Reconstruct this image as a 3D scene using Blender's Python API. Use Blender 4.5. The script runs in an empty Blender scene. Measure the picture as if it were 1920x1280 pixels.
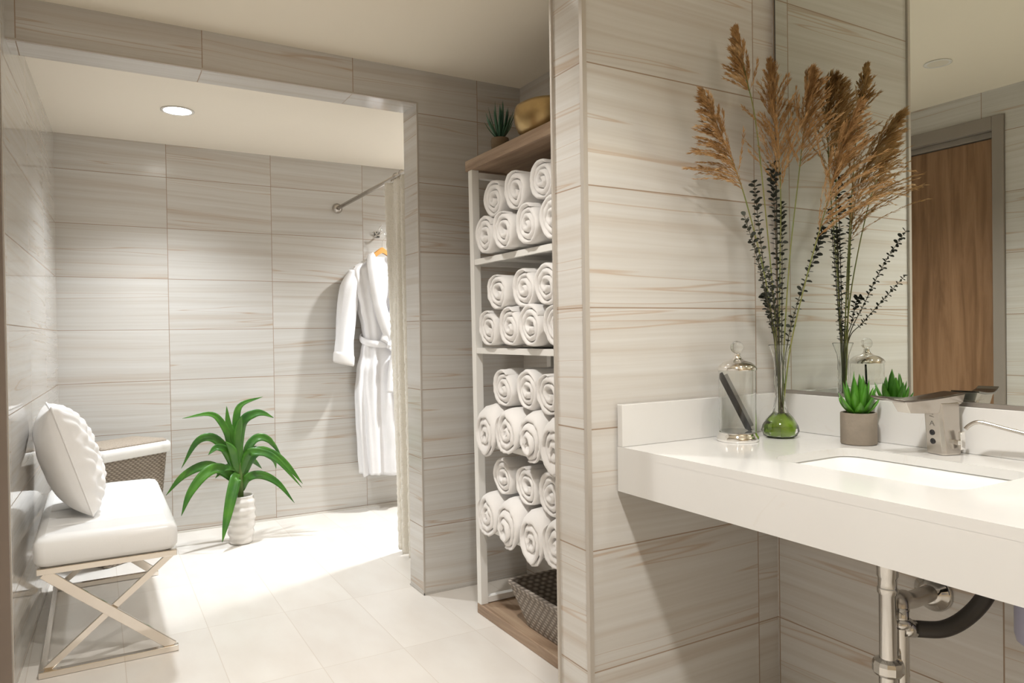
import bpy, bmesh, math, random
from mathutils import Vector, Matrix, noise as mnoise
R = math.radians
sin, cos, PI = math.sin, math.cos, math.pi
random.seed(7)
scn = bpy.context.scene
COL = scn.collection

# ------------------------------------------------------------------ node helpers
class NT:
    def __init__(s, name):
        s.mat = bpy.data.materials.new(name); s.mat.use_nodes = True
        s.nt = s.mat.node_tree; s.nt.nodes.clear()
        s.out = s.nt.nodes.new('ShaderNodeOutputMaterial')
        s.b = s.nt.nodes.new('ShaderNodeBsdfPrincipled')
        s.nt.links.new(s.b.outputs[0], s.out.inputs[0])
    def n(s, t, **kw):
        nd = s.nt.nodes.new(t)
        for k, v in kw.items(): setattr(nd, k, v)
        return nd
    def put(s, sock, v):
        if hasattr(v, 'is_output') and v.is_output: s.nt.links.new(v, sock)
        elif v is not None:
            if isinstance(v, (tuple, list)) and len(v) == 3 and sock.type == 'RGBA': v = (*v, 1)
            sock.default_value = v
    def m(s, op, a, b=None, c=None):
        nd = s.n('ShaderNodeMath', operation=op)
        s.put(nd.inputs[0], a)
        if b is not None: s.put(nd.inputs[1], b)
        if c is not None: s.put(nd.inputs[2], c)
        return nd.outputs[0]
    def xyz(s, x, y, z):
        nd = s.n('ShaderNodeCombineXYZ')
        for i, v in enumerate((x, y, z)): s.put(nd.inputs[i], v)
        return nd.outputs[0]
    def sep(s, v):
        nd = s.n('ShaderNodeSeparateXYZ'); s.put(nd.inputs[0], v); return nd.outputs
    def noise(s, vec, scale, detail=3, rough=.5, dist=0.):
        nd = s.n('ShaderNodeTexNoise'); s.put(nd.inputs['Vector'], vec)
        nd.inputs['Scale'].default_value = scale; nd.inputs['Detail'].default_value = detail
        nd.inputs['Roughness'].default_value = rough; nd.inputs['Distortion'].default_value = dist
        return nd.outputs[0]
    def ramp(s, fac, stops):
        nd = s.n('ShaderNodeValToRGB'); s.put(nd.inputs[0], fac)
        el = nd.color_ramp.elements
        while len(el) < len(stops): el.new(.5)
        for e, (p, c) in zip(el, stops):
            e.position = p; e.color = (*c, 1) if len(c) == 3 else c
        return nd.outputs[0]
    def mix(s, f, a, b):
        nd = s.n('ShaderNodeMix', data_type='RGBA')
        s.put(nd.inputs[0], f); s.put(nd.inputs[6], a); s.put(nd.inputs[7], b)
        return nd.outputs[2]
    def mixf(s, f, a, b):
        nd = s.n('ShaderNodeMix', data_type='FLOAT')
        s.put(nd.inputs[0], f); s.put(nd.inputs[2], a); s.put(nd.inputs[3], b)
        return nd.outputs[0]
    def bump(s, h, strength=.3, dist=.01):
        nd = s.n('ShaderNodeBump'); s.put(nd.inputs['Height'], h)
        nd.inputs['Strength'].default_value = strength; nd.inputs['Distance'].default_value = dist
        s.nt.links.new(nd.outputs[0], s.b.inputs['Normal'])
    def pos(s): return s.n('ShaderNodeNewGeometry').outputs['Position']
    def objc(s): return s.n('ShaderNodeTexCoord').outputs['Object']
    def set(s, **kw):
        names = dict(color='Base Color', rough='Roughness', metal='Metallic', spec='Specular IOR Level', trans='Transmission Weight',
                     ior='IOR', coat='Coat Weight', sheen='Sheen Weight', sss='Subsurface Weight', alpha='Alpha', emis='Emission Color', estr='Emission Strength', crough='Coat Roughness', srough='Sheen Roughness')
        for k, v in kw.items(): s.put(s.b.inputs[names[k]], v)
        return s.mat

def plain(name, color, rough=.5, metal=0., nz=0., nscale=8., bump=0., bscale=200., **kw):
    """a material with a little procedural variation of tone and relief"""
    t = NT(name); oc = t.objc()
    f = t.noise(oc, nscale, 4)
    c = t.mix(f, tuple(x*(1-nz) for x in color), tuple(min(1, x*(1+nz)) for x in color))
    t.set(color=c, rough=rough, metal=metal, **kw)
    if bump: t.bump(t.noise(oc, bscale, 2), bump, .004)
    return t.mat

def tile_mat(name, u0x, u0y, v0, W=.61, H=.305, seed=0., rough=.13, v0y=0., tint=(1, 1, 1)):
    t = NT(name)
    g = t.n('ShaderNodeNewGeometry')
    p = t.sep(g.outputs['Position']); n = t.sep(g.outputs['True Normal'])
    isx = t.m('GREATER_THAN', t.m('ABSOLUTE', n[0]), .5)
    isz = t.m('GREATER_THAN', t.m('ABSOLUTE', n[2]), .5)
    u = t.mixf(isx, t.m('SUBTRACT', p[0], u0x), t.m('SUBTRACT', p[1], u0y))
    v = t.mixf(isz, t.m('SUBTRACT', p[2], v0), t.m('SUBTRACT', p[1], v0y))
    U = t.m('DIVIDE', u, W); V = t.m('DIVIDE', v, H)
    cu, cv = t.m('FLOOR', U), t.m('FLOOR', V)
    fu, fv = t.m('FRACT', U), t.m('FRACT', V)
    wn = t.n('ShaderNodeTexWhiteNoise', noise_dimensions='3D')
    t.put(wn.inputs['Vector'], t.xyz(cu, cv, seed+.37))
    rc = t.n('ShaderNodeSeparateColor'); t.nt.links.new(wn.outputs['Color'], rc.inputs[0])
    r1, r2, r3 = rc.outputs
    ox, oy = t.m('MULTIPLY', r1, 60.), t.m('MULTIPLY', r2, 90.)
    slope = t.m('MULTIPLY', t.m('SUBTRACT', r3, .45), .07)
    vv = t.m('ADD', v, t.m('MULTIPLY', u, slope))
    # slow waviness of the bands
    wv = t.noise(t.xyz(t.m('ADD', t.m('MULTIPLY', u, 1.5), ox), t.m('MULTIPLY', vv, 4.), oy), 1., 2)
    vv = t.m('ADD', vv, t.m('MULTIPLY', t.m('SUBTRACT', wv, .5), .026))
    cA = t.xyz(t.m('ADD', t.m('MULTIPLY', u, .33), ox), t.m('ADD', t.m('MULTIPLY', vv, 22.), oy), seed)
    a = t.noise(cA, 1., 4, .6)
    cB = t.xyz(t.m('ADD', t.m('MULTIPLY', u, 1.3), oy), t.m('ADD', t.m('MULTIPLY', vv, 75.), ox), seed+5)
    bnd = t.noise(cB, 1., 3, .6)
    cC = t.xyz(t.m('ADD', t.m('MULTIPLY', u, .34), t.m('ADD', ox, 11.)), t.m('ADD', t.m('MULTIPLY', vv, 13.), oy), seed+9)
    vein = t.noise(cC, 1., 2, .5)
    T = lambda c: tuple(x*y for x, y in zip(c, tint))
    base = t.ramp(a, [(.34, T((.665, .65, .62))), (.54, T((.625, .60, .56))), (.76, T((.54, .475, .41)))])
    fine = t.ramp(bnd, [(.35, (1, 1, 1)), (.62, (.92, .90, .88)), (.78, (.82, .78, .74))])
    mm = t.n('ShaderNodeMix', data_type='RGBA', blend_type='MULTIPLY'); mm.inputs[0].default_value = .65
    t.put(mm.inputs[6], base); t.put(mm.inputs[7], fine)
    # narrow tan veins where the noise crosses a level
    lv = t.m('ABSOLUTE', t.m('SUBTRACT', vein, .60))
    vm = t.m('MULTIPLY', t.m('SUBTRACT', 1., t.m('MINIMUM', t.m('DIVIDE', lv, .012), 1.)), .62)
    col = t.mix(vm, mm.outputs[2], T((.47, .33, .22)))
    tone = t.m('ADD', .95, t.m('MULTIPLY', r3, .08))
    hv = t.n('ShaderNodeHueSaturation'); t.put(hv.inputs['Value'], tone); t.put(hv.inputs['Color'], col)
    du = t.m('MULTIPLY', t.m('MINIMUM', fu, t.m('SUBTRACT', 1., fu)), W)
    dv = t.m('MULTIPLY', t.m('MINIMUM', fv, t.m('SUBTRACT', 1., fv)), H)
    gm = t.m('LESS_THAN', t.m('MINIMUM', du, dv), .0017)
    t.set(color=t.mix(gm, hv.outputs[0], (.34, .25, .18)), rough=t.mixf(gm, rough, .6), spec=.5)
    return t.mat

def floor_mat():
    t = NT('floor_tile'); p = t.sep(t.pos())
    U = t.m('DIVIDE', t.m('SUBTRACT', p[0], .075), .305); V = t.m('DIVIDE', t.m('SUBTRACT', p[1], 3.17), .61)
    fu, fv = t.m('FRACT', U), t.m('FRACT', V)
    wn = t.n('ShaderNodeTexWhiteNoise', noise_dimensions='3D'); t.put(wn.inputs['Vector'], t.xyz(t.m('FLOOR', U), t.m('FLOOR', V), 2.))
    r = wn.outputs['Value']
    f = t.noise(t.xyz(t.m('MULTIPLY', p[0], 3.), t.m('ADD', t.m('MULTIPLY', p[1], 1.2), t.m('MULTIPLY', r, 40.)), r), 2.5, 4)
    c = t.ramp(f, [(.3, (.74, .69, .63)), (.7, (.80, .765, .71))])
    hv = t.n('ShaderNodeHueSaturation'); t.put(hv.inputs['Value'], t.m('ADD', .97, t.m('MULTIPLY', r, .05))); t.put(hv.inputs['Color'], c)
    du = t.m('MULTIPLY', t.m('MINIMUM', fu, t.m('SUBTRACT', 1., fu)), .305); dv = t.m('MULTIPLY', t.m('MINIMUM', fv, t.m('SUBTRACT', 1., fv)), .61)
    gm = t.m('LESS_THAN', t.m('MINIMUM', du, dv), .0016)
    t.set(color=t.mix(gm, hv.outputs[0], (.67, .61, .54)), rough=.32)
    return t.mat

def wood_mat(name, c1, c2, c3, axis=0, scale=1., rough=.45):
    t = NT(name); p = t.sep(t.objc())
    o = [p[0], p[1], p[2]]
    k = [t.m('MULTIPLY', o[i], (2.0 if i == axis else 26.)*scale) for i in range(3)]
    v = t.xyz(*k)
    f = t.noise(v, 1., 5, .65, .6)
    t.set(color=t.ramp(f, [(.32, c1), (.5, c2), (.68, c3)]), rough=rough)
    t.bump(f, .15, .002)
    return t.mat

def weave_mat(name, c1, c2, fx=70., fz=110., hx=1., hy=1.):
    t = NT(name); o = t.sep(t.objc())
    h = t.m('ADD', t.m('MULTIPLY', o[0], hx), t.m('MULTIPLY', o[1], hy))
    row = t.m('FLOOR', t.m('MULTIPLY', o[2], fz))
    ph = t.m('MULTIPLY', row, PI)
    a = t.m('SINE', t.m('ADD', t.m('MULTIPLY', h, fx*2.), ph))
    b = t.m('ABSOLUTE', t.m('SINE', t.m('MULTIPLY', o[2], fz*PI)))
    hgt = t.m('MULTIPLY', t.m('ADD', t.m('MULTIPLY', a, .5), .5), b)
    c = t.ramp(t.m('ADD', t.m('MULTIPLY', hgt, .8), t.m('MULTIPLY', t.noise(t.objc(), 40., 2), .2)), [(.1, c1), (.75, c2)])
    t.set(color=c, rough=.65); t.bump(hgt, .6, .006)
    return t.mat

def terry(name, col, scale=420., strength=.5, rough=.95):
    t = NT(name); oc = t.objc()
    f = t.noise(oc, scale, 3, .7)
    g = t.noise(oc, 24., 2)
    t.set(color=t.mix(g, tuple(x*.95 for x in col), col), rough=rough, sheen=.25, spec=.15)
    t.bump(t.m('ADD', f, t.m('MULTIPLY', g, .8)), strength, .006)
    return t.mat

M = {}
ZR = 1.2438
M['w1'] = tile_mat('marble_tile_vanity_wall', 1.0524, 1.4512-.61, ZR, seed=1.)
M['part'] = tile_mat('marble_tile_partition', -.2202, 3.0326, 1.246, W=.6012, H=.3125, seed=2., v0y=3.0326-.3, tint=(.97, .97, .97))
M['back'] = tile_mat('marble_tile_back_wall', .3903, 4.8, 1.2372, W=.6097, H=.3056, seed=3., rough=.2)
M['left'] = tile_mat('marble_tile_left_wall', .1, 3.58, 1.2372, seed=4., rough=.05)
M['rightw'] = tile_mat('marble_tile_right_wall', .2, 1.4512-.61, ZR, seed=6.)
M['door_wall'] = tile_mat('marble_tile_door_wall', .2, 2.6, ZR, seed=8.)
M['floor'] = floor_mat()
M['paint'] = plain('cream_ceiling_paint', (.90, .825, .685), .8, nz=.02, nscale=1.5)
M['paint2'] = plain('cream_paint_rear_ceiling', (.90, .83, .715), .8, nz=.02, nscale=1.5)
M['metal_trim'] = plain('satin_metal_trim', (.52, .475, .42), .45, .3, nz=.04)
M['chrome'] = plain('polished_chrome', (.86, .85, .83), .05, 1., nz=.02)
M['pipe_chrome'] = plain('pipe_chrome', (.60, .585, .56), .07, 1., nz=.03)
M['hamper_lid'] = plain('taupe_wicker_lid', (.33, .275, .215), .7, nz=.35, nscale=120, bump=.5, bscale=160)
M['nickel'] = plain('brushed_nickel', (.54, .50, .455), .24, 1., nz=.05, nscale=60)
M['bench_steel'] = plain('polished_steel', (.80, .75, .69), .10, 1., nz=.03)
M['mirror'] = plain('mirror_silver', (.78, .815, .775), .0, 1., nz=.0)
M['dark_edge'] = plain('dark_mirror_edge', (.07, .06, .05), .4)
M['channel'] = plain('mirror_channel', (.42, .39, .36), .3, .8, nz=.05)
M['leather'] = plain('white_leatherette', (.88, .87, .85), .32, nz=.01, bump=.04, bscale=260)
M['white_paint'] = plain('white_powder_coat', (.84, .82, .78), .4, nz=.01)
M['porcelain'] = plain('white_porcelain', (.90, .90, .88), .08, nz=.01)
M['terry'] = terry('white_terry', (.93, .90, .87))
M['robe'] = terry('white_robe_fleece', (.93, .92, .93), 300., .25)
M['quilt'] = terry('white_quilted_cotton', (.93, .91, .89), 500., .15)
M['liner'] = plain('white_cotton_liner', (.88, .86, .82), .9, nz=.03, bump=.15, bscale=300)
M['curtain'] = terry('cream_chenille', (.92, .87, .77), 130., 1.0)
M['hamper'] = weave_mat('taupe_wicker', (.17, .135, .10), (.40, .335, .265), 105., 95.)
M['basket'] = weave_mat('grey_wicker', (.17, .14, .115), (.43, .375, .32), 95., 75.)
M['shelf_wood'] = wood_mat('rustic_oak', (.23, .15, .095), (.345, .235, .155), (.45, .33, .225), axis=1)
M['door_wood'] = wood_mat('walnut_veneer', (.20, .105, .05), (.30, .165, .085), (.38, .22, .12), axis=2, scale=.8, rough=.4)
M['hanger_wood'] = plain('light_hanger_wood', (.70, .35, .10), .4, nz=.1)
M['frame_grey'] = plain('taupe_metal_frame', (.30, .26, .225), .45, nz=.03)
M['dark_jamb'] = plain('dark_taupe_jamb', (.22, .175, .14), .5, nz=.05)
M['glaze'] = plain('white_vase_glaze', (.80, .765, .72), .35, nz=.05, bump=.2, bscale=60)
M['soil'] = plain('dark_soil', (.05, .035, .025), .9, nz=.3, bump=.5)
M['concrete'] = plain('grey_cement', (.245, .205, .16), .85, nz=.2, nscale=30, bump=.25, bscale=120)
M['clay'] = plain('brown_clay', (.20, .145, .09), .8, nz=.1)
M['rubber'] = plain('black_rubber', (.035, .03, .026), .45, nz=.1)
M['black_plastic'] = plain('black_plastic', (.006, .006, .007), .55, spec=.25)
M['nickel_dark_reflection'] = plain('plate_dark_reflection', (.17, .15, .135), .22, 1., nz=.05)  # dark reflection of the room put into the plate's metal colour
M['sensor'] = plain('sensor_lens', (.012, .012, .014), .08)
M['mark'] = plain('etched_mark', (.30, .28, .26), .5)
M['lavender'] = plain('bottle_plastic', (.40, .40, .52), .35, nz=.03)
M['gold'] = plain('brushed_gold', (.52, .375, .18), .34, .9, nz=.12, nscale=40)

def glass(name, col=(1, 1, 1), rough=0., ior=1.45):
    t = NT(name); t.set(color=col, rough=rough, trans=1., ior=ior); return t.mat
M['glass'] = glass('clear_glass', (.97, .98, .97))
M['gel'] = glass('green_gel', (.30, .50, .04), .08, 1.36)

def leaf_mat(name, c1, c2, rough=.35, streak=True):
    t = NT(name); oc = t.objc()
    f = t.noise(oc, 9., 3)
    t.set(color=t.ramp(f, [(.3, c1), (.7, c2)]), rough=rough, spec=.5)
    if streak: t.bump(t.noise(oc, 90., 2), .15, .004)
    return t.mat
M['leaf'] = leaf_mat('dracaena_leaf', (.020, .105, .014), (.080, .235, .02))
M['succ'] = leaf_mat('succulent_leaf', (.045, .19, .012), (.11, .32, .025))
M['succ2'] = leaf_mat('dark_succulent_leaf', (.03, .10, .06), (.08, .19, .11), .5)
M['euca'] = leaf_mat('dried_eucalyptus', (.010, .012, .007), (.028, .032, .019), .7)
M['stem'] = leaf_mat('green_stem', (.12, .17, .03), (.23, .20, .06), .5)
M['euca_stem'] = leaf_mat('dark_stem', (.05, .045, .025), (.09, .08, .035), .6)
def plume_mat():
    t = NT('pampas_plume'); f = t.noise(t.objc(), 30., 3)
    t.set(color=t.ramp(f, [(.3, (.30, .155, .055)), (.55, (.50, .30, .13)), (.75, (.68, .47, .25))]), rough=.8, spec=.2)
    return t.mat
M['plume'] = plume_mat()
def quartz():
    t = NT('white_quartz'); p = t.pos()
    w = t.noise(p, 2.2, 4, .6)
    v = t.noise(p, 3.1, 3, .55, 1.2)
    lv = t.m('ABSOLUTE', t.m('SUBTRACT', v, .5))
    vm = t.m('MULTIPLY', t.m('SUBTRACT', 1., t.m('MINIMUM', t.m('DIVIDE', lv, .012), 1.)), t.m('MULTIPLY', t.m('GREATER_THAN', w, .52), .16))
    c = t.mix(w, (.70, .685, .66), (.74, .73, .71))
    t.set(color=t.mix(vm, c, (.62, .56, .48)), rough=.12)
    return t.mat
M['quartz'] = quartz()
def emit(name, col, s):
    t = NT(name); t.set(color=(1, 1, 1), emis=(*col, 1), estr=s); return t.mat
M['lamp'] = emit('lit_lamp_lens', (1, .97, .92), 14.)
M['lamp_dim'] = plain('recessed_lens', (.80, .74, .62), .5)

# ------------------------------------------------------------------ mesh builder
class MB:
    def __init__(s): s.v = []; s.f = []; s.mi = []; s.cur = 0
    def add(s, vs, fs):
        o = len(s.v); s.v += [tuple(v) for v in vs]; s.f += [tuple(i+o for i in f) for f in fs]; s.mi += [s.cur]*len(fs); return s
    def box(s, a, b):
        (x0, y0, z0), (x1, y1, z1) = a, b
        s.add([(x0,y0,z0),(x1,y0,z0),(x1,y1,z0),(x0,y1,z0),(x0,y0,z1),(x1,y0,z1),(x1,y1,z1),(x0,y1,z1)],
              [(0,3,2,1),(4,5,6,7),(0,1,5,4),(1,2,6,5),(2,3,7,6),(3,0,4,7)]); return s
    def prism(s, pts, z0, z1):
        n = len(pts)
        s.add([(x, y, z0) for x, y in pts]+[(x, y, z1) for x, y in pts],
              [tuple(range(n-1, -1, -1)), tuple(range(n, 2*n))]+[(i, (i+1) % n, n+(i+1) % n, n+i) for i in range(n)]); return s
    def grid(s, rows, closed_u=False, cap=False):
        """rows: list of equally long point rows"""
        n = len(rows[0]); vs = [p for r in rows for p in r]; fs = []
        for j in range(len(rows)-1):
            for i in range(n if closed_u else n-1):
                k = (i+1) % n
                fs.append((j*n+i, j*n+k, (j+1)*n+k, (j+1)*n+i))
        if cap:
            fs.append(tuple(range(n-1, -1, -1))); b = (len(rows)-1)*n; fs.append(tuple(range(b, b+n)))
        s.add(vs, fs); return s
    def lathe(s, prof, c=(0, 0, 0), seg=32, closed=False, cap=False):
        rows = [[(c[0]+r*cos(2*PI*i/seg), c[1]+r*sin(2*PI*i/seg), c[2]+z) for i in range(seg)] for r, z in prof]
        if closed: rows.append(rows[0])
        s.grid(rows, True, cap); return s
    def tube(s, pts, rad, seg=10, cap=True, sx=1., up=None):
        pts = [Vector(p) for p in pts]; n = len(pts)
        if not hasattr(rad, '__len__'): rad = [rad]*n
        t0 = (pts[1]-pts[0]).normalized()
        ref = Vector(up) if up else (Vector((0, 0, 1)) if abs(t0.z) < .9 else Vector((1, 0, 0)))
        a = (ref - t0*ref.dot(t0)).normalized(); rows = []
        for i, p in enumerate(pts):
            t = ((pts[min(i+1, n-1)]-pts[max(i-1, 0)])).normalized()
            a = (a - t*a.dot(t)).normalized(); b = t.cross(a)
            rows.append([p + (a*cos(2*PI*k/seg)*sx + b*sin(2*PI*k/seg))*rad[i] for k in range(seg)])
        s.grid(rows, True, cap); return s
    def bar(s, a, b, w, h, up=(0, 0, 1)):
        """rectangular bar from a to b: w across, h along up"""
        a, b = Vector(a), Vector(b); t = (b-a).normalized(); u = Vector(up); u = (u-t*u.dot(t)).normalized(); q = t.cross(u)
        vs = [p + q*sx*w/2 + u*su*h/2 for p in (a, b) for sx, su in ((-1,-1),(1,-1),(1,1),(-1,1))]
        s.add(vs, [(3,2,1,0),(4,5,6,7),(0,1,5,4),(1,2,6,5),(2,3,7,6),(3,0,4,7)]); return s
    def build(s, name, mat, parent=None, smooth=False, bevel=0., sub=0, solid=0., org=None, mats=None, angle=None):
        """org: point the coordinates are measured from (None = already local)"""
        me = bpy.data.meshes.new(name)
        o = Vector(org) if org is not None else Vector((0, 0, 0))
        me.from_pydata([tuple(Vector(v)-o) for v in s.v], [], s.f)
        bm = bmesh.new(); bm.from_mesh(me); bmesh.ops.recalc_face_normals(bm, faces=bm.faces[:]); bm.to_mesh(me); bm.free()
        me.validate(); me.update()
        ob = bpy.data.objects.new(name, me); COL.objects.link(ob)
        for m_ in (mats or [mat]): me.materials.append(m_)
        if mats:
            for p, i in zip(me.polygons, s.mi): p.material_index = i
        if smooth:
            me.polygons.foreach_set('use_smooth', [True]*len(me.polygons))
            if angle: me.set_sharp_from_angle(angle=R(angle))
        if parent: ob.parent = parent
        elif org is not None: ob.location = o
        if solid: md = ob.modifiers.new('solid', 'SOLIDIFY'); md.thickness = solid; md.offset = 0
        if bevel: md = ob.modifiers.new('bevel', 'BEVEL'); md.width = bevel; md.segments = 3; md.limit_method = 'ANGLE'; md.angle_limit = R(40)
        if sub: md = ob.modifiers.new('sub', 'SUBSURF'); md.levels = sub; md.render_levels = sub
        return ob

def spline(pts, n):
    """Catmull-Rom through the points, n samples"""
    P = [Vector(p) for p in pts]; P = [P[0]*2-P[1]]+P+[P[-1]*2-P[-2]]; k = len(P)-3; out = []
    for j in range(n):
        t = j/(n-1)*k; i = min(int(t), k-1); t -= i
        a, b, c, d = P[i:i+4]
        out.append(.5*((2*b)+(c-a)*t+(2*a-5*b+4*c-d)*t*t+(3*b-a-3*c+d)*t**3))
    return out
def tag(o, label, cat, group=None, kind=None):
    o['label'] = label; o['category'] = cat
    if group: o['group'] = group
    if kind: o['kind'] = kind
    return o
def thing(name, label, cat, loc, rot=(0, 0, 0), group=None):
    o = bpy.data.objects.new(name, None); COL.objects.link(o); o.location = loc; o.rotation_euler = rot
    o.empty_display_size = .05
    return tag(o, label, cat, group)
def struct(o, label=None, cat=None):
    o['kind'] = 'structure'
    if label: o['label'] = label
    if cat: o['category'] = cat
    return o
def rrect(hx, hy, r, seg=6):
    out = []
    for cx, cy, a0 in ((hx-r, hy-r, 0), (-hx+r, hy-r, 90), (-hx+r, -hy+r, 180), (hx-r, -hy+r, 270)):
        for k in range(seg+1):
            a = R(a0+90*k/seg); out.append((cx+r*cos(a), cy+r*sin(a)))
    return out

# ------------------------------------------------------------------ the setting
YB, YD, YD2, YW, YP = 4.8077, 3.0326, 3.1962, 1.4512, 1.5961
XP, XO, XN, XR = 1.0524, 1.2766, 1.8193, 1.745
ZC, ZC2, ZH = 2.379, 2.3546, 2.228
struct(MB().box((-.75, -1.5, -.08), (2.95, 5.0, 0)).build('floor', M['floor']), 'cream tiled floor running from the vanity room into the changing room', 'floor')
struct(MB().box((-.75, -1.5, ZC), (2.1, YD, ZC+.1)).build('ceiling', M['paint']), 'cream painted ceiling above the vanity and the towel niche', 'ceiling')
struct(MB().box((-.5, YD2, ZC2), (2.95, YB, ZC2+.12)).build('ceiling_rear', M['paint2']), 'cream painted ceiling of the changing room with a round downlight', 'ceiling')
struct(MB().box((-.5, YB, 0), (2.95, YB+.12, 2.6)).build('wall_back', M['back']), 'back wall of pale banded marble tiles behind the plant and robe', 'wall')
struct(MB().prism([(-.2663, 2.6), (-.1785, YB+.12), (-.42, YB+.12), (-.42, 2.6)], 0, 2.6).build('wall_left', M['left']), 'glossy tiled left wall beside the white bench', 'wall')
b = MB(); b.box((XO, YD, 0), (XN+.2, YD2, 2.55)).box((-.42, YD, ZH), (XO, YD2, 2.55))
struct(b.build('wall_middle', M['part']), 'tiled partition wall with a wide doorway into the changing room', 'wall')
b = MB(); b.box((XP+.006, YW+.006, 0), (2.1, YP, ZC))
struct(b.build('wall_front', M['w1']), 'tiled wall at the left end of the vanity counter', 'wall')
b = MB(); b.box((XP-.002, YW-.002, 0), (XP+.011, YW+.011, ZC))
struct(b.build('trim_1', M['metal_trim']), 'slim metal strip on the near corner of the vanity end wall', 'trim')
b = MB(); b.box((XP-.001, YP-.007, 0), (XP+.007, YP+.001, ZC))
struct(b.build('trim_2', M['metal_trim']), 'slim metal strip on the far corner of the vanity end wall', 'trim')
struct(MB().box((XN, YP, 0), (2.1, YD, ZC)).build('wall_niche', M['rightw']), 'tiled wall at the back of the towel niche', 'wall')
struct(MB().box((XR, -1.5, 0), (1.9, YW+.006, ZC)).build('wall_right', M['rightw']), 'tiled wall under the counter and behind the mirror', 'wall')
struct(MB().box((2.75, YD2, 0), (2.9, YB, 2.55)).build('wall_shower', M['back']), 'tiled right wall of the changing room', 'wall')
struct(MB().box((-.75, -1.5, 0), (1.745, -1.4, ZC)).build('wall_rear', plain('warm_cream_paint', (.82, .70, .53), .7)), 'cream wall behind the viewer', 'wall')
# wall with the door, left of the viewer
DX = -.47
b = MB(); DY0, DY1 = 1.935, 2.52
b.box((DX-.12, -1.4, 0), (DX, 1.88, ZC)).box((DX-.12, 1.88, 2.245), (DX, 2.6, ZC)).box((DX-.12, 2.575, 0), (DX, 2.6, 2.245))
struct(b.build('wall_door', M['door_wall']), 'tiled wall around the walnut door, seen in the mirror', 'wall')
d = MB().box((DX-.075, DY0+.003, .008), (DX-.035, DY1-.003, 2.140)).build('door_1', M['door_wood'])
struct(d, 'walnut veneer door in a taupe frame, reflected in the mirror', 'door')
b = MB(); b.box((DX-.115, 1.882, 0), (DX+.016, DY0, 2.243)).box((DX-.115, DY1, 0), (DX+.016, 2.574, 2.243)).box((DX-.115, DY0, 2.175), (DX+.016, DY1, 2.243)).box((DX-.115, DY0, 2.145), (DX-.02, DY1, 2.175))
b.build('door_frame', M['frame_grey'], d, bevel=.003)
# pilaster with a dark end at the near end of the left wall
struct(MB().box((DX+.02, 2.578, 0), (-.229, 2.598, 2.14)).build('trim_3', M['dark_jamb']), 'dark taupe door jamb at the left edge of the view', 'trim')
struct(MB().box((DX+.02, 2.5985, 0), (-.226, 2.612, ZC)).build('trim_4', M['metal_trim']), 'pale metal strip along the near edge of the left tiled wall', 'trim')
# thin light bead where the wall tiles meet the floor
b = MB(); b.box((-.2, YB-.006, 0), (2.75, YB, .010))
struct(b.build('baseboard_back', plain('pale_sealant', (.72, .68, .62), .5)), 'pale bead along the foot of the back wall', 'baseboard')
b = MB(); b.box((XO-.004, YD-.005, 0), (XN, YD, .008)).box((XO-.005, YD-.005, 0), (XO, YD2, .008))
struct(b.build('baseboard_middle', plain('grey_sealant', (.50, .47, .43), .5)), 'grey bead along the foot of the partition wall', 'baseboard')
# edge strips of the doorway
b = MB(); b.box((XO-.002, YD-.002, 0), (XO+.005, YD+.005, ZH)); b.box((-.25, YD-.002, ZH-.002), (XO+.005, YD+.005, ZH+.005))
struct(b.build('trim_5', M['metal_trim']), 'slim metal strip framing the doorway into the changing room', 'trim')

# ------------------------------------------------------------------ lamps
def can(name, x, y, z, r, label, lens, group=None):
    t = thing(name, label, 'ceiling light', (x, y, z), group=group)
    MB().lathe([(r, .0), (r+.010, -.001), (r+.012, -.004), (r+.004, -.006), (r-.002, -.004)], seg=40).build('trim_ring', M['white_paint'], t, smooth=True)
    MB().lathe([(.0005, -.0035), (r-.001, -.0035), (r-.001, -.001), (.0005, -.001)], seg=40).build('lens', lens, t)
    return t
can('downlight', .389, 4.07, ZC2, .068, 'lit round downlight in the changing room ceiling', M['lamp'])
can('downlight', 2.2, 4.15, ZC2, .068, 'round downlight over the shower behind the curtain', M['lamp'])
can('downlight', .15, 1.86, ZC, .045, 'small recessed ceiling light seen in the mirror above the door', M['lamp_dim'])
can('downlight', .62, 2.05, ZC, .06, 'recessed ceiling light in front of the towel niche', M['lamp_dim'])
can('downlight', .50, .55, ZC, .06, 'recessed ceiling light above the viewer', M['lamp_dim'])
def spot(name, loc, power, cone, blend, size=.05, col=(1, .975, .935), aim=None):
    l = bpy.data.lights.new(name, 'SPOT'); l.energy = power; l.spot_size = R(cone); l.spot_blend = blend; l.shadow_soft_size = size; l.color = col
    o = bpy.data.objects.new(name, l); COL.objects.link(o); o.location = loc; o['kind'] = 'helper'
    if aim: o.rotation_euler = (Vector(aim)-Vector(loc)).to_track_quat('-Z', 'Y').to_euler()
    return o
spot('changing_room_lamp', (.389, 4.07, ZC2-.012), 146., 120, 1., .06, (.90, .95, 1.0))
spot('shower_lamp', (2.2, 4.15, ZC2-.012), 206., 140, 1., .06, (.97, .99, 1.0))
spot('passage_lamp', (.62, 2.05, ZC-.012), 77., 132, .9)
spot('vanity_lamp', (.50, .55, ZC-.012), 136., 140, .7, .08)
t = thing('fill_uplight', 'small made-up uplight added unseen behind the viewer as fill light', 'added fill lamp', (.50, -1.4, 1.80))  # invented fixture out of view, added to house the fill light below
MB().box((-.05, 0, -.09), (.05, .012, .09)).build('back_plate', M['metal_trim'], t)
MB().lathe([(.045, .0), (.055, .10), (.052, .10), (.042, .003), (.001, .003)], (0, .07, -.05), 28).build('shade', M['frame_grey'], t, smooth=True)
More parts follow.
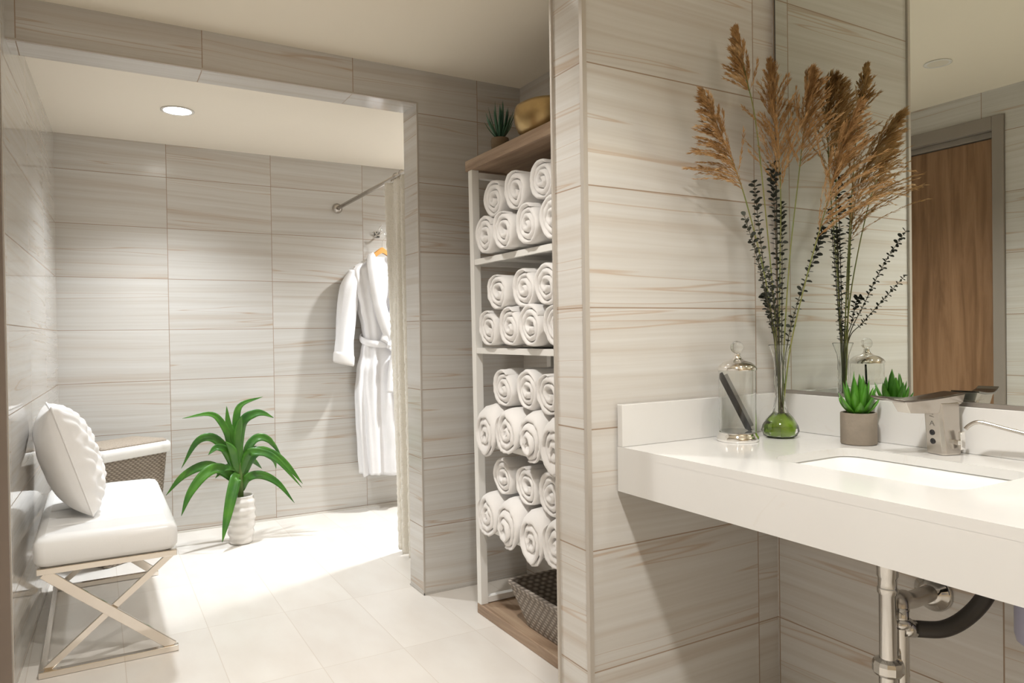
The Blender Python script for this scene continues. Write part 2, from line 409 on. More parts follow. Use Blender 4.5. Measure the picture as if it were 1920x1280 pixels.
spot('ceiling_fill_lamp', (.50, -1.33, 1.83), 62., 120, .9, .05, (1, .93, .84), (.62, -.35, 2.55))  # added fill light, aimed up to lift the ceiling and its bounce
spot('counter_lamp', (1.40, .75, ZC-.012), 14., 100, .8)

# ------------------------------------------------------------------ bench
t = thing('bench', 'white tufted leatherette bench with crossed chrome legs along the left wall', 'bench', (.028, 3.51, 0))
o = Vector((.028, 3.51, 0))
X0, X1, Y0, Y1 = -.195, .255, 2.995, 4.03
def seat_rows():
    rows = []; hx, hy = (X1-X0)/2, (Y1-Y0)/2
    prof = [(.030, .386), (.004, .390), (-.004, .405), (-.006, .44), (-.004, .468), (.008, .484), (.030, .491)]
    for ins, z in prof: rows.append([(x+(X0+X1)/2, y+(Y0+Y1)/2, z) for x, y in rrect(hx-ins, hy-ins, .035, 5)])
    return rows
b = MB(); b.grid(seat_rows(), True)
# quilted top: channels running across the seat
nx, ny = 16, 84; top = []
for j in range(ny+1):
    v = j/ny; row = []
    for i in range(nx+1):
        u = i/nx; x = X0+.03+(X1-X0-.06)*u; y = Y0+.03+(Y1-Y0-.06)*v
        ch = abs(((v*7) % 1)-.5)*2; dip = -.005*max(0, (ch-.86)/.14)
        cy = abs(((u*2) % 1)-.5)*2; dip += -.003*max(0, (cy-.92)/.08) if .2 < u < .8 else 0
        row.append((x, y, .491+dip+.006*sin(PI*u)*sin(PI*v)))
    top.append(row)
b.grid(top)
b.build('seat', M['leather'], t, smooth=True, org=o)
xa, xb = X0+.012, X1-.006
for yy, sgn in ((Y0+.012, 1), (Y1-.012, -1)):
    b = MB(); b.bar((xa-.008, yy, .374), (xb+.006, yy, .374), .026, .022); b.build('top_rail', M['bench_steel'], t, org=o, bevel=.002)
    b = MB(); b.bar((xa-.008, yy, .012), (xb+.006, yy, .012), .026, .022); b.build('floor_rail', M['bench_steel'], t, org=o, bevel=.002)
    b = MB(); b.bar((xa+.012, yy, .366), (xb-.012, yy, .020), .012, .036, (0, 0, 1)); b.build('leg', M['bench_steel'], t, org=o, bevel=.002)
    b = MB(); b.bar((xa+.012, yy+sgn*.013, .020), (xb-.012, yy+sgn*.013, .366), .012, .024, (0, 0, 1)); b.build('leg', M['bench_steel'], t, org=o, bevel=.002)
b = MB(); b.bar((xa+.01, Y0+.025, .374), (xa+.01, Y1-.025, .374), .022, .022); b.build('side_rail', M['bench_steel'], t, org=o)
b = MB(); b.bar((xb-.02, Y0+.025, .374), (xb-.02, Y1-.025, .374), .022, .022); b.build('side_rail', M['bench_steel'], t, org=o)
b = MB(); b.bar((xa+.004, Y0+.025, .014), (xa+.004, Y1-.025, .014), .018, .020); b.build('floor_stretcher', M['bench_steel'], t, org=o)

# ------------------------------------------------------------------ cushion on the bench
t = thing('cushion', 'white quilted square cushion standing on the bench against the tiled wall', 'cushion', (-.10, 3.43, .496))
def cushion(front):
    n = 60; rows = []
    for j in range(n+1):
        v = -1+2*j/n; row = []
        for i in range(n+1):
            u = -1+2*i/n
            # pinched outline with pointed ears
            e = 1-.10*(1-abs(v)**2.2) if abs(u) == 1 else 1
            px = u*(1-.075*(1-v*v)**1.0*abs(u)); pv = v*(1-.075*(1-u*u)*abs(v))
            d = (max(0, 1-abs(u)**2.6)*max(0, 1-abs(v)**2.6))**.48
            h = .100*d
            if front:
                q = .5+.5*cos(5.5*PI*(u+.06*sin(9*v)))*cos(5.5*PI*(v+.05*sin(8*u)))
                h += (.017*abs(q)-.007)*min(1, d*3) + .004*mnoise.noise(Vector((u*7, v*7, 1)))
            else: h += .004*mnoise.noise(Vector((u*4, v*4, 7)))*d
            row.append((h if front else -h, px*.222, pv*.224))
        rows.append(row)
    return rows
cm = Matrix.Rotation(R(-17), 4, 'Y') @ Matrix.Rotation(R(5), 4, 'Z')
def lay(rows): return [[tuple(cm @ Vector((p[0], p[1], p[2])) + Vector((.000, 0, .214))) for p in r] for r in rows]
b = MB(); b.grid(lay(cushion(True))); b.build('quilted_front', M['quilt'], t, smooth=True)
b = MB(); b.grid(lay(cushion(False))); b.build('plain_back', M['quilt'], t, smooth=True)
edge = cushion(False); n = 60
loop = edge[0][:-1]+[r[-1] for r in edge[:-1]]+edge[-1][:0:-1]+[r[0] for r in edge[:0:-1]]
loop = [tuple(cm @ Vector(p)+Vector((.000, 0, .214))) for p in loop]
b = MB(); b.tube(loop+[loop[0]], .0032, 6, cap=False); b.build('seam', M['quilt'], t, smooth=True)

# ------------------------------------------------------------------ laundry hamper behind the bench
hd = math.atan2(.2470, .342)
t = thing('laundry_hamper', 'taupe wicker laundry hamper with a white liner edge behind the bench', 'hamper', (.019, 4.177, 0), (0, 0, hd))
LX, LY = .42, .29
def hrect(z, ins, bow=0.): return [(ins, ins, z), (LX-ins, ins, z), (LX-ins, LY-ins, z), (ins, LY-ins, z)]
def hloop(z, ins, r=.02):
    return [(x+LX/2, y+LY/2, z) for x, y in rrect(LX/2-ins, LY/2-ins, r, 4)]
b = MB(); b.grid([hloop(.003, .055), hloop(.30, .030), hloop(.585, .010)], True, cap=True); b.build('basket_body', M['hamper'], t)
b = MB(); b.grid([hloop(.556, .008), hloop(.560, -.001), hloop(.600, -.003), hloop(.612, .0), hloop(.618, .006), hloop(.600, .014)], True); b.build('liner', M['liner'], t, smooth=True)
b = MB(); b.grid([hloop(.600, .012), hloop(.624, .012), hloop(.632, .02), hloop(.636, .10)], True, cap=True); b.build('lid', M['hamper_lid'], t)

# ------------------------------------------------------------------ potted dracaena
PX, PY = .712, 4.385
t = thing('potted_plant', 'green dracaena with long arching leaves in a white ribbed vase on the floor', 'plant', (PX, PY, 0))
prof = []
for i in range(40):
    s = i/39; z = .003+.272*s
    r = .056+.026*sin(PI*min(1, s*.62+.05))**1.0 + .0035*sin(s*2*PI*6.0) - .006*max(0, s-.7)/.3
    prof.append((r, z))
b = MB(); seg = 40; rows = []
for r, z in prof: rows.append([((r+.0022*mnoise.noise(Vector((cos(a)*2.2, sin(a)*2.2, z*22))))*cos(a), (r+.0022*mnoise.noise(Vector((cos(a)*2.2, sin(a)*2.2, z*22))))*sin(a), z) for a in [2*PI*k/seg for k in range(seg)]])
rt_ = prof[-1][0]
for r, z in ((rt_-.007, .275), (rt_-.009, .25)): rows.append([(r*cos(2*PI*k/seg), r*sin(2*PI*k/seg), z) for k in range(seg)])
b.grid(rows, True); b.lathe([(.001, .003), (prof[0][0], .003)], seg=seg)
b.build('vase', M['glaze'], t, smooth=True)
b = MB(); b.lathe([(.001, .258), (.04, .256), (rt_-.008, .252)], seg=24); b.build('soil', M['soil'], t, smooth=True)
b = MB(); b.tube([(0, 0, .25), (.002, 0, .34), (0, .002, .42), (-.004, 0, .52)], [.017, .016, .013, .008], 10); b.build('cane', leaf_mat('cane_bark', (.06, .13, .02), (.14, .22, .05), .6), t, smooth=True)
LEAF = [([(.694, .36), (.66, .582), (.614, .702), (.55, .755), (.412, .74)], -.02, .030),
 ([(.708, .40), (.675, .612), (.656, .689), (.65, .791)], .03, .032),
 ([(.714, .40), (.704, .579), (.70, .702), (.731, .792), (.856, .831)], .05, .034),
 ([(.720, .40), (.710, .577), (.729, .699), (.789, .741), (.839, .741), (.896, .712)], -.05, .042),
 ([(.695, .36), (.645, .523), (.57, .615), (.486, .598), (.405, .457)], .02, .040),
 ([(.695, .37), (.645, .525), (.585, .566), (.536, .532)], -.06, .036),
 ([(.695, .34), (.609, .425), (.525, .459), (.415, .411), (.327, .31)], .05, .042),
 ([(.695, .351), (.609, .441), (.525, .429), (.44, .334), (.39, .216)], -.09, .046),
 ([(.710, .348), (.685, .385), (.655, .308), (.619, .175), (.588, .055)], -.15, .050),
 ([(.722, .30), (.753, .373), (.827, .381), (.917, .323), (1.004, .202)], -.06, .038),
 ([(.716, .361), (.765, .542), (.831, .592), (.905, .554), (.971, .453)], .10, .038),
 ([(.722, .36), (.789, .508), (.874, .504), (.965, .429), (1.056, .307)], -.05, .044),
 ([(.716, .377), (.746, .498), (.785, .525), (.889, .484), (1.034, .30)], -.12, .038),
 ([(.713, .40), (.77, .511), (.829, .511), (.919, .449), (.942, .384)], .13, .034),
 ([(.705, .364), (.682, .489), (.663, .552), (.626, .601)], -.07, .040),
 ([(.708, .38), (.697, .548), (.703, .671), (.715, .735)], -.07, .036),
 ([(.710, .34), (.690, .43), (.63, .44), (.575, .39)], -.02, .034),
 ([(.710, .37), (.745, .46), (.80, .455), (.86, .39)], .14, .036)]
def leaf_strip(pts2, depth, wd, n=22):
    m = len(pts2); P = []
    for k, (x, z) in enumerate(pts2):
        s = k/(m-1); P.append((x-PX, depth*s**1.0, z))
    sp = spline(P, n); rows = []
    for k, p in enumerate(sp):
        s = k/(n-1); tdir = (sp[min(k+1, n-1)]-sp[max(k-1, 0)]).normalized()
        side = Vector((.35, -.94, 0)) if abs(depth) < .08 else Vector((.75, -.66, 0))
        # width lies mostly across the leaf run, tilted to face forward and up
        wv = tdir.cross(Vector((side.x*.0, -1, .35))).normalized()
        nv = tdir.cross(wv).normalized()
        if nv.z < 0: nv = -nv
        wid = wd*.62*(min(1, .45+s*2.2))*max(0., 1-max(0, (s-.45)/.55)**1.8)+.0006
        rows.append([p - wv*wid + nv*wid*.28, p - wv*wid*.5+nv*wid*.06, p, p + wv*wid*.5+nv*wid*.06, p + wv*wid + nv*wid*.28])
    return rows
for pts2, dep, wd in LEAF:
    b = MB(); b.grid(leaf_strip(pts2, dep, wd)); b.build('leaf', M['leaf'], t, smooth=True, solid=.0012)

# ------------------------------------------------------------------ robe, hanger, hook
HX, HY = 1.708, 4.70
t = thing('wall_hook', 'small chrome robe hook on the marble tiles above the robe', 'hook', (HX, YB, 1.885))
b = MB(); b.box((-.022, -.008, -.022), (.022, 0, .022)); b.build('plate', M['chrome'], t, bevel=.003)
b = MB(); b.tube([(0, -.006, -.005), (0, -.05, -.012), (0, -.085, -.004), (0, -.098, .02)], [.006, .006, .006, .005], 10); b.tube([(0, -.02, .0), (.0, -.05, .03), (.012, -.075, .065)], [.005, .0045, .004], 8); b.build('prong', M['chrome'], t, smooth=True)
t = thing('coat_hanger', 'light wooden hanger holding the white robe', 'hanger', (HX, HY, 1.75))
b = MB(); arc = [(.0, 0, .0), (.0, 0, .075)]+[(.022*sin(a)-.0, 0, .103+.022*-cos(a)+.0) for a in [R(k) for k in range(40, 230, 20)]]
b.tube([(0, 0, 0), (0, 0, .06), (.006, 0, .082), (.024, 0, .098), (.026, 0, .118), (.010, 0, .134), (-.008, 0, .130), (-.016, 0, .118)], .0022, 8); b.build('wire_hook', M['chrome'], t, smooth=True)
b = MB(); rows = []
for k in range(25):
    u = -1+2*k/24; x = .19*u; z = .016-.185*abs(u)**1.3; h = .020*(1-.25*abs(u)); d_ = .011
    rows.append([(x, -d_, z-h), (x, -d_, z+h*.6), (x, 0, z+h), (x, d_, z+h*.6), (x, d_, z-h)])
b.grid(rows, True, cap=True); b.build('shoulder_bar', M['hanger_wood'], t, smooth=True, angle=50)
b = MB(); b.tube([(-.20, 0, -.112), (.20, 0, -.112)], .009, 10); b.build('trouser_bar', plain('pale_bar_wood', (.55, .42, .28), .5, nz=.1), t, smooth=True)

t = thing('bathrobe', 'long white bathrobe with a tied belt hanging on the back wall', 'bathrobe', (HX, HY, 0)); o = (HX, HY, 0)
zs = [(.245, .168, .070), (.40, .178, .076), (.60, .190, .080), (.80, .198, .080), (.95, .185, .078), (1.08, .158, .072), (1.17, .142, .066), (1.25, .150, .068), (1.36, .172, .072), (1.48, .196, .074), (1.57, .218, .066), (1.625, .222, .050), (1.66, .180, .042), (1.69, .125, .036), (1.715, .080, .030)]
def prof_at(z):
    for (a, w0, d0), (c, w1, d1) in zip(zs, zs[1:]):
        if a <= z <= c:
            s = (z-a)/(c-a); s = s*s*(3-2*s); return w0+(w1-w0)*s, d0+(d1-d0)*s
    return zs[-1][1:] if z > 1 else zs[0][1:]
rows = []; nt = 96
for k in range(78):
    z = .245+(1.715-.245)*k/77; w0, d0 = prof_at(z); row = []
    fa = .018*max(0, (1.17-z)/.92)**.7 + .004 if z < 1.17 else .004+.007*min(1, (z-1.17)/.2)
    for i in range(nt):
        a = 2*PI*i/nt; c, s = cos(a), sin(a)
        ex = abs(c)**.75*(1 if c >= 0 else -1); ey = abs(s)**.75*(1 if s >= 0 else -1)
        fo = fa*(sin(9*a+1.2+.9*sin(z*3.1))+.6*sin(16*a+z*2.3)) + .006*mnoise.noise(Vector((c*3, s*3, z*6)))
        row.append((ex*w0 + c*fo*.5, ey*d0 + s*fo, z + (.006*sin(5*a) if k == 0 else 0)))
    rows.append(row)
b = MB(); b.grid([[(p[0]*.96, p[1]*.9, p[2]+.01) for p in rows[0]]]+rows, True)
b.build('body', M['robe'], t, smooth=True)
for sx in (-1, 1):
    P = spline([(.195*sx, 0, 1.615), (.232*sx, -.002, 1.50), (.258*sx, -.006, 1.33), (.275*sx, -.012, 1.16), (.284*sx, -.016, 1.03)], 30)
    rows = []
    for k, p in enumerate(P):
        s = k/29; r = .040+.022*min(1, s*4)
        rows.append([(p.x+(r+.004*sin(4*a+s*9+sx))*cos(a)*1.02 , p.y+(r*.82+.004*sin(5*a+s*7))*sin(a), p.z+cos(a)*sx*.012-.0) for a in [2*PI*i/28 for i in range(28)]])
    b = MB(); b.grid(rows, True, cap=True); sl = b.build('sleeve', M['robe'], t, smooth=True)
    cx, cz = .285*sx, 1.02; rows = []
    for r, dz in ((.058, .050), (.069, .047), (.073, .034), (.0735, .010), (.073, -.012), (.068, -.024), (.056, -.022), (.054, .0)):
        rows.append([(cx+sx*.003*(-dz*20)+r*cos(a)*.95, -.017+r*.84*sin(a), cz+dz+cos(a)*sx*.016) for a in [2*PI*i/28 for i in range(28)]])
    b = MB(); b.grid(rows, True, cap=True); b.build('cuff', M['terry'], t, smooth=True)
    # shawl collar
    inn = [(-.062, .012, 1.745), (-.070, -.040, 1.722), (-.058, -.082, 1.64), (-.045, -.098, 1.52), (-.018, -.104, 1.38), (.022, -.104, 1.25), (.055, -.100, 1.15)]
    out = [(-.090, .012, 1.728), (-.122, -.038, 1.690), (-.134, -.076, 1.60), (-.122, -.090, 1.48), (-.100, -.100, 1.36), (-.055, -.102, 1.22), (.000, -.100, 1.12)]
    if sx > 0: inn = [(-x, y+.006, z) for x, y, z in inn]; out = [(-x, y+.006, z) for x, y, z in out]
    A, Bq = spline(inn, 40), spline(out, 40); rows = []
    for p, q in zip(A, Bq):
        rows.append([p.lerp(q, s) + Vector((0, -.016*sin(PI*min(1, s*1.05))-.002*mnoise.noise(Vector((p.z*20, s*4, sx))), 0)) for s in [i/8 for i in range(9)]])
    b = MB(); b.grid(rows); b.build('collar', M['robe'], t, smooth=True, solid=.014)
b = MB(); P = []
for k in range(49):
    a = 2*PI*k/48; w0, d0 = prof_at(1.15)
    P.append((cos(a)*(w0+.016), sin(a)*(d0+.026), 1.175-.055*(.5-.5*sin(a))**2 + .004*sin(3*a)))
rows = []
for k, p in enumerate(P[:-1]):
    a = 2*PI*k/48; n_ = Vector((cos(a), sin(a), 0))
    rows.append([Vector(p)+n_*.008*cos(q)+Vector((0, 0, .024*sin(q))) for q in [2*PI*i/10 for i in range(10)]])
rows.append(rows[0]); b.grid(rows, True); b.build('belt', M['robe'], t, smooth=True)
b = MB(); kx = .035
b.tube(spline([(kx-.05, -.115, 1.118), (kx-.01, -.135, 1.105), (kx+.03, -.130, 1.085), (kx+.045, -.118, 1.105), (kx, -.14, 1.115), (kx-.04, -.13, 1.085)], 26), .017, 8, sx=1.3)
for dx, zl in ((-.035, .80), (.03, .72)):
    b.tube(spline([(kx, -.128, 1.10), (kx+dx*.6, -.122, 1.0), (kx+dx, -.120, .9), (kx+dx*1.2, -.120, zl)], 18), .015, 8, sx=1.5)
b.build('belt_knot', M['robe'], t, smooth=True)
# ------------------------------------------------------------------ curtain and its rod
t = thing('curtain_rod', 'round metal curtain rod across the changing room, fixed to the back wall', 'curtain rod', (1.433, 4.0, 2.045)); o = (1.433, 4.0, 2.045)
b = MB(); b.tube([(1.433, YD2, 2.045), (1.433, YB, 2.045)], .0125, 16); b.build('tube', M['nickel'], t, smooth=True, org=o)
for y0, y1 in ((YB, YB-.03), (YD2, YD2+.03)):
    b = MB(); s_ = 1 if y1 > y0 else -1
    b.grid([[(1.433+r*cos(a), y0+s_*dy, 2.045+r*sin(a)) for a in [2*PI*i/24 for i in range(24)]] for r, dy in ((.034, 0), (.034, .006), (.026, .016), (.018, .030), (.013, .030))], True)
    b.build('flange', M['nickel'], t, smooth=True, org=o)
t = thing('curtain', 'gathered cream chenille curtain hanging beside the doorway', 'curtain', (1.433, 3.48, 0)); o = (1.433, 3.48, 0)
rows = []; ns = 170
for k in range(150):
    z = .035+1.982*k/149; row = []
    sprd = 1.0-.20*(1-z/2.03)
    for i in range(ns):
        s = i/(ns-1); y = 3.225+(.62*s)*sprd
        x = 1.433 + .040*sin(s*2*PI*5.5+.3*sin(z*2))*(.75+.25*(1-z/2)) + .010*sin(s*2*PI*13+z) + .007*mnoise.noise(Vector((s*60, z*48, 3)))
        row.append((x, y, z))
    rows.append(row)
b = MB(); b.grid(rows); b.build('drape', M['curtain'], t, smooth=True, solid=.012, org=o)
for i in range(6):
    y = 3.28+.085*i; b = MB()
    b.tube([(1.433+.019*cos(a), y, 2.045+.019*sin(a)) for a in [2*PI*k/16 for k in range(17)]], .0022, 6, cap=False)
    b.build('ring', M['nickel'], t, smooth=True, org=o)
# ------------------------------------------------------------------ towel shelf in the niche
SX0, SX1, SY0, SY1 = 1.387, 1.800, 1.66, 2.735
t = thing('towel_shelf', 'tall white metal shelf with oak top and base boards in the tiled niche', 'shelf', (1.594, 2.2, 0)); o = (1.594, 2.2, 0)
SHELF = [1.497, 1.125, .745, .395]
LEAN = lambda y, z: y + .030*(z/1.9)       # the shelf stands a touch out of plumb
b = MB(); b.box((SX0, SY0, .0), (SX1, SY1-.012, .042)); b.build('base_board', M['shelf_wood'], t, bevel=.003, org=o)
b = MB(); b.box((SX0-.002, SY0+.03, 1.876), (SX1+.004, SY1+.037, 1.921)); b.build('top_board', M['shelf_wood'], t, bevel=.003, org=o)
def post(x, y):
    w_ = .034
    b = MB(); vs = []
    for z in (.042, 1.876):
        yy = LEAN(y, z)
        vs += [(x, yy-w_, z), (x+w_, yy-w_, z), (x+w_, yy, z), (x, yy, z)]
    b.add(vs, [(3,2,1,0),(4,5,6,7),(0,1,5,4),(1,2,6,5),(2,3,7,6),(3,0,4,7)]); b.build('post', M['white_paint'], t, bevel=.002, org=o)
for x in (SX0+.001, SX1-.036):
    post(x, SY1-.014); post(x, SY0+.046)
for z in (.045, 1.842):
    for y in (SY1-.046, SY0+.014):
        b = MB(); b.box((SX0+.035, LEAN(y, z), z), (SX1-.036, LEAN(y, z)+.028, z+.026)); b.build('side_rail', M['white_paint'], t, bevel=.002, org=o)
for z in SHELF:
    ya, yb = LEAN(SY0, z)+.012, LEAN(SY1, z)-.016
    b = MB(); b.box((SX0+.004, ya+.035, z-.024), (SX0+.020, yb-.034, z-.003)); b.box((SX1-.022, ya, z-.024), (SX1-.006, yb, z-.003))
    b.box((SX0+.035, ya, z-.024), (SX1-.022, ya+.016, z-.003)); b.box((SX0+.036, yb-.016, z-.024), (SX1-.036, yb, z-.003))
    for k in range(1, 4): b.box((SX0+.02, ya+(yb-ya)*k/4-.008, z-.020), (SX1-.022, ya+(yb-ya)*k/4+.008, z-.006))
    b.build('shelf_frame', M['white_paint'], t, org=o)
    b = MB(); b.box((SX0+.006, ya+.016, z-.003), (SX1-.008, yb-.016, z)); b.build('shelf_panel', M['white_paint'], t, org=o)

# ------------------------------------------------------------------ rolled towels
def towel_mesh(seed, droop, turns, hang):
    """a rolled bath towel lying along +x: a spiral sheet with soft thick folds and a rounded front end"""
    rs = random.Random(seed); L = .35; NL = 12
    th = .0235; SG = 36; n = int(turns*SG); R1 = .0812; R0 = R1-th*turns*1.02
    rows = []
    ph = rs.random()*6.28
    pts = []
    for i in range(n+1):
        a = 2*PI*turns*i/n; r = R0+(R1-R0)*i/n
        sq = 1+.06*sin(2*(a+ph))+.03*sin(3*a+ph)
        pts.append((r*sq*cos(a+ph), r*sq*sin(a+ph)))
    tele = [rs.uniform(-.006, .006) for _ in range(9)]
    def pt(i, x, off):
        a = 2*PI*turns*i/n+ph; p = pts[i]; l_ = math.hypot(*p) or 1e-6
        e_ = min(1, (n-i)/8, i/5)**.5; off = off*e_ - .0112*(1-min(1, (n-i)/8)**.5)
        k = (l_+off)/l_
        tl = tele[int(i/SG) % 9]*(1-(i % SG)/SG)+tele[(int(i/SG)+1) % 9]*((i % SG)/SG)
        xx = x+(tl+.004*mnoise.noise(Vector((p[0]*60, p[1]*60, seed))) - .010*(1-i/n))*max(0, 1-x/.08)
        y, z = p[0]*k, p[1]*k
        wob = .0050*mnoise.noise(Vector((xx*22, y*24, z*24+seed)))+.0022*mnoise.noise(Vector((xx*70, y*70, z*70+seed)))
        y += wob; z += wob
        dz_ = droop*(1-xx/.046)**1.3*(1-.35*z/.08) if xx < .046 else 0
        if z < -.066: z = -.066+(z+.066)*.35          # flattened underside
        return (xx, y, z-dz_)
    xs = [(.000, .0), (.0025, .0058), (.009, .0098), (.020, .0114), (.034, .0117)]+[(.034+(L-.042)*k/NL, .0117) for k in range(1, NL+1)]
    # closed cross-section loops running along the sheet: outer face out, inner face back
    prof = [(x, h) for x, h in xs]
    ring = [(x, h) for x, h in reversed(prof)]+[(x, -h) for x, h in prof[1:]]
    b = MB(); b.grid([[pt(i, x, h) for x, h in ring] for i in range(n+1)], False)
    # loose outer edge closed by a rounded lip
    return b
PROTO = {}
def towel_proto(kind):
    if kind not in PROTO:
        seed, droop, turns = kind
        r = bpy.data.objects.new('rolled_towel', None); COL.objects.link(r)
        towel_mesh(seed, droop, turns, 0).build('terry_roll', M['terry'], r, smooth=True)
        PROTO[kind] = [r, False]
    return PROTO[kind]
def place_towel(kind, loc, rx, sc, label, group):
    pr_ = towel_proto(kind)
    if not pr_[1]: r = pr_[0]; pr_[1] = True
    else:
        r = pr_[0].copy(); COL.objects.link(r)
        for ch in list(pr_[0].children):
            c = ch.copy(); COL.objects.link(c); c.parent = r
    r.location = loc; r.rotation_euler = (rx, 0, 0); r.scale = sc
    tag(r, label, 'towel', group); return r
ORD = ['first', 'second', 'third', 'fourth']
SN = ['top', 'second', 'third', 'lowest']
ROWS = [([(2.572, 1.574), (2.402, 1.574), (2.238, 1.574), (2.082, 1.574)], [(2.525, 1.712), (2.345, 1.716), (2.170, 1.722)]),
        ([(2.565, 1.200), (2.400, 1.202), (2.232, 1.202), (2.072, 1.202)], [(2.478, 1.340), (2.300, 1.342), (2.138, 1.344)]),
        ([(2.550, .822), (2.380, .822), (2.212, .820), (2.052, .822)], [(2.476, .958), (2.296, .960), (2.128, .958)]),
        ([(2.545, .472), (2.378, .472), (2.210, .472), (2.050, .472)], [(2.478, .608), (2.292, .606), (2.126, .602)])]
rt2 = random.Random(3)
kinds = [(11, .0, 2.95), (12, .0, 2.8), (13, .0, 3.05)]
kindd = [(21, .022, 2.95), (22, .030, 2.8), (23, .045, 3.0)]
for si, (low, upp) in enumerate(ROWS):
    for ri, rowp in enumerate((low, upp)):
        for k, (y, z) in enumerate(rowp):
            kd = (kindd if si >= 2 and ri == 0 else kinds)[(k+si) % 3]
            sc = (1, rt2.uniform(.95, 1.01), rt2.uniform(.93, 1.0) if ri else rt2.uniform(.95, 1.0))
            x = 1.340+rt2.uniform(-.006, .004) if si >= 2 and ri == 0 else 1.368+rt2.uniform(-.010, .012)+(.012 if ri else 0)
            rx = R(rt2.uniform(-12, 12)) if ri else 0.; z += .006 if ri else .004
            place_towel(kd, (x, y, z), rx, sc, f'rolled white towel on the {SN[si]} shelf, {"upper" if ri else "lower"} row, {ORD[k]} from the white post', f'rolled towels on the {SN[si]} shelf')

# ------------------------------------------------------------------ wicker basket on the base board
t = thing('wicker_basket', 'grey wicker basket standing empty on the oak base board', 'basket', (1.545, 2.25, .043)); o = (1.545, 2.25, .043)
def bl(z, x0, x1, y0, y1, r=.02): return [(x+(x0+x1)/2, y+(y0+y1)/2, z) for x, y in rrect((x1-x0)/2, (y1-y0)/2, r, 4)]
b = MB(); zb, zt_ = .0435, .198
b.grid([bl(zb+.006, 1.45, 1.65, 2.10, 2.40), bl(zb, 1.44, 1.66, 2.09, 2.41), bl(zt_, 1.402, 1.69, 2.02, 2.488), bl(zt_, 1.412, 1.68, 2.03, 2.478), bl(zb+.012, 1.45, 1.65, 2.10, 2.40)], True)
b.add(bl(zb+.010, 1.45, 1.65, 2.10, 2.40), [tuple(range(20))]); b.build('woven_body', M['basket'], t, org=o)
b = MB(); rim = bl(zt_+.002, 1.405, 1.687, 2.023, 2.485); 
b.tube(rim+[rim[0], rim[1]], .0095, 8, cap=False); b.build('braided_rim', M['basket'], t, smooth=True, org=o)

# ------------------------------------------------------------------ succulent and bowl on the top board
def rosette(b, base, n, h, spread, wd, seed, tilt0=.15, rows_=7):
    rs = random.Random(seed)
    for k in range(n):
        az = k*2.39996+rs.uniform(-.2, .2); s = (k+.5)/n
        el = tilt0+(1.15-tilt0)*s*spread; L = h*(1.05-.35*s*spread)*rs.uniform(.9, 1.08)
        d = Vector((cos(az)*sin(el), sin(az)*sin(el), cos(el))); sd = Vector((-sin(az), cos(az), 0)); nn = d.cross(sd)
        g = []
        for j in range(rows_+1):
            q = j/rows_; p = Vector(base)+Vector((cos(az), sin(az), 0))*.004 + d*L*q + Vector((0, 0, .12*L*q*q)) - Vector((cos(az), sin(az), 0))*.10*L*q*q
            w_ = wd*(.55+1.3*q)*(1-q**1.6)**.85*.62+.0003
            g.append([p-sd*w_+nn*w_*-.35, p+nn*w_*.25, p+sd*w_+nn*w_*-.35, p+nn*w_*-.5])
        b.grid(g, True)
t = thing('potted_succulent', 'small dark succulent in a brown pot on the oak top board', 'plant', (1.462, 2.60, 1.921)); 
b = MB(); b.lathe([(.001, 0), (.030, 0), (.034, .006), (.038, .055), (.036, .066), (.031, .066), (.031, .055), (.001, .054)], seg=28); b.build('pot', M['clay'], t, smooth=True, angle=40)
b = MB(); rosette(b, (0, 0, .058), 26, .135, .75, .010, 5); b.build('leaves', M['succ2'], t, smooth=True)
t = thing('gold_bowl', 'brushed gold bowl on the oak top board', 'bowl', (1.505, 2.335, 1.921))
b = MB(); prof = [(.001, .002), (.045, .0), (.070, .012), (.095, .045), (.107, .085), (.110, .120), (.106, .155), (.101, .170), (.098, .168), (.101, .150), (.105, .118), (.102, .086), (.090, .048), (.066, .018), (.001, .010)]
seg = 56; rows = []
for r, z in prof:
    rows.append([((r*(1+.035*sin(3*a+.5)+.02*mnoise.noise(Vector((cos(a)*2, sin(a)*2, z*9)))))*cos(a), (r*(1+.035*sin(3*a+.5)))*sin(a), z*.80*(1+.05*cos(a+1))) for a in [2*PI*k/seg for k in range(seg)]])
b.grid(rows, True); b.build('shell', M['gold'], t, smooth=True)

# ------------------------------------------------------------------ vanity counter with backsplash
CX, ZT, ZA, ZS = 1.1454, .8911, .7776, .9981
HCX, HCY = 1.4565, .913; HHX, HHY = .140, .210
XR -= .001
t = thing('vanity_counter', 'white quartz vanity counter with deep front apron and low backsplash', 'counter', (1.45, .3, ZT)); o = (1.45, .3, ZT)
hole = rrect(HHX, HHY, .045, 8); hole = [(x+HCX, y+HCY) for x, y in hole]
ox0, ox1, oy0, oy1 = CX, XR, -1.0, YW
outer = []
for x, y in hole:
    dx, dy = x-HCX, y-HCY; k = 1e9
    if dx > 1e-9: k = min(k, (ox1-HCX)/dx)
    if dx < -1e-9: k = min(k, (ox0-HCX)/dx)
    if dy > 1e-9: k = min(k, (oy1-HCY)/dy)
    if dy < -1e-9: k = min(k, (oy0-HCY)/dy)
    outer.append((HCX+dx*k, HCY+dy*k))
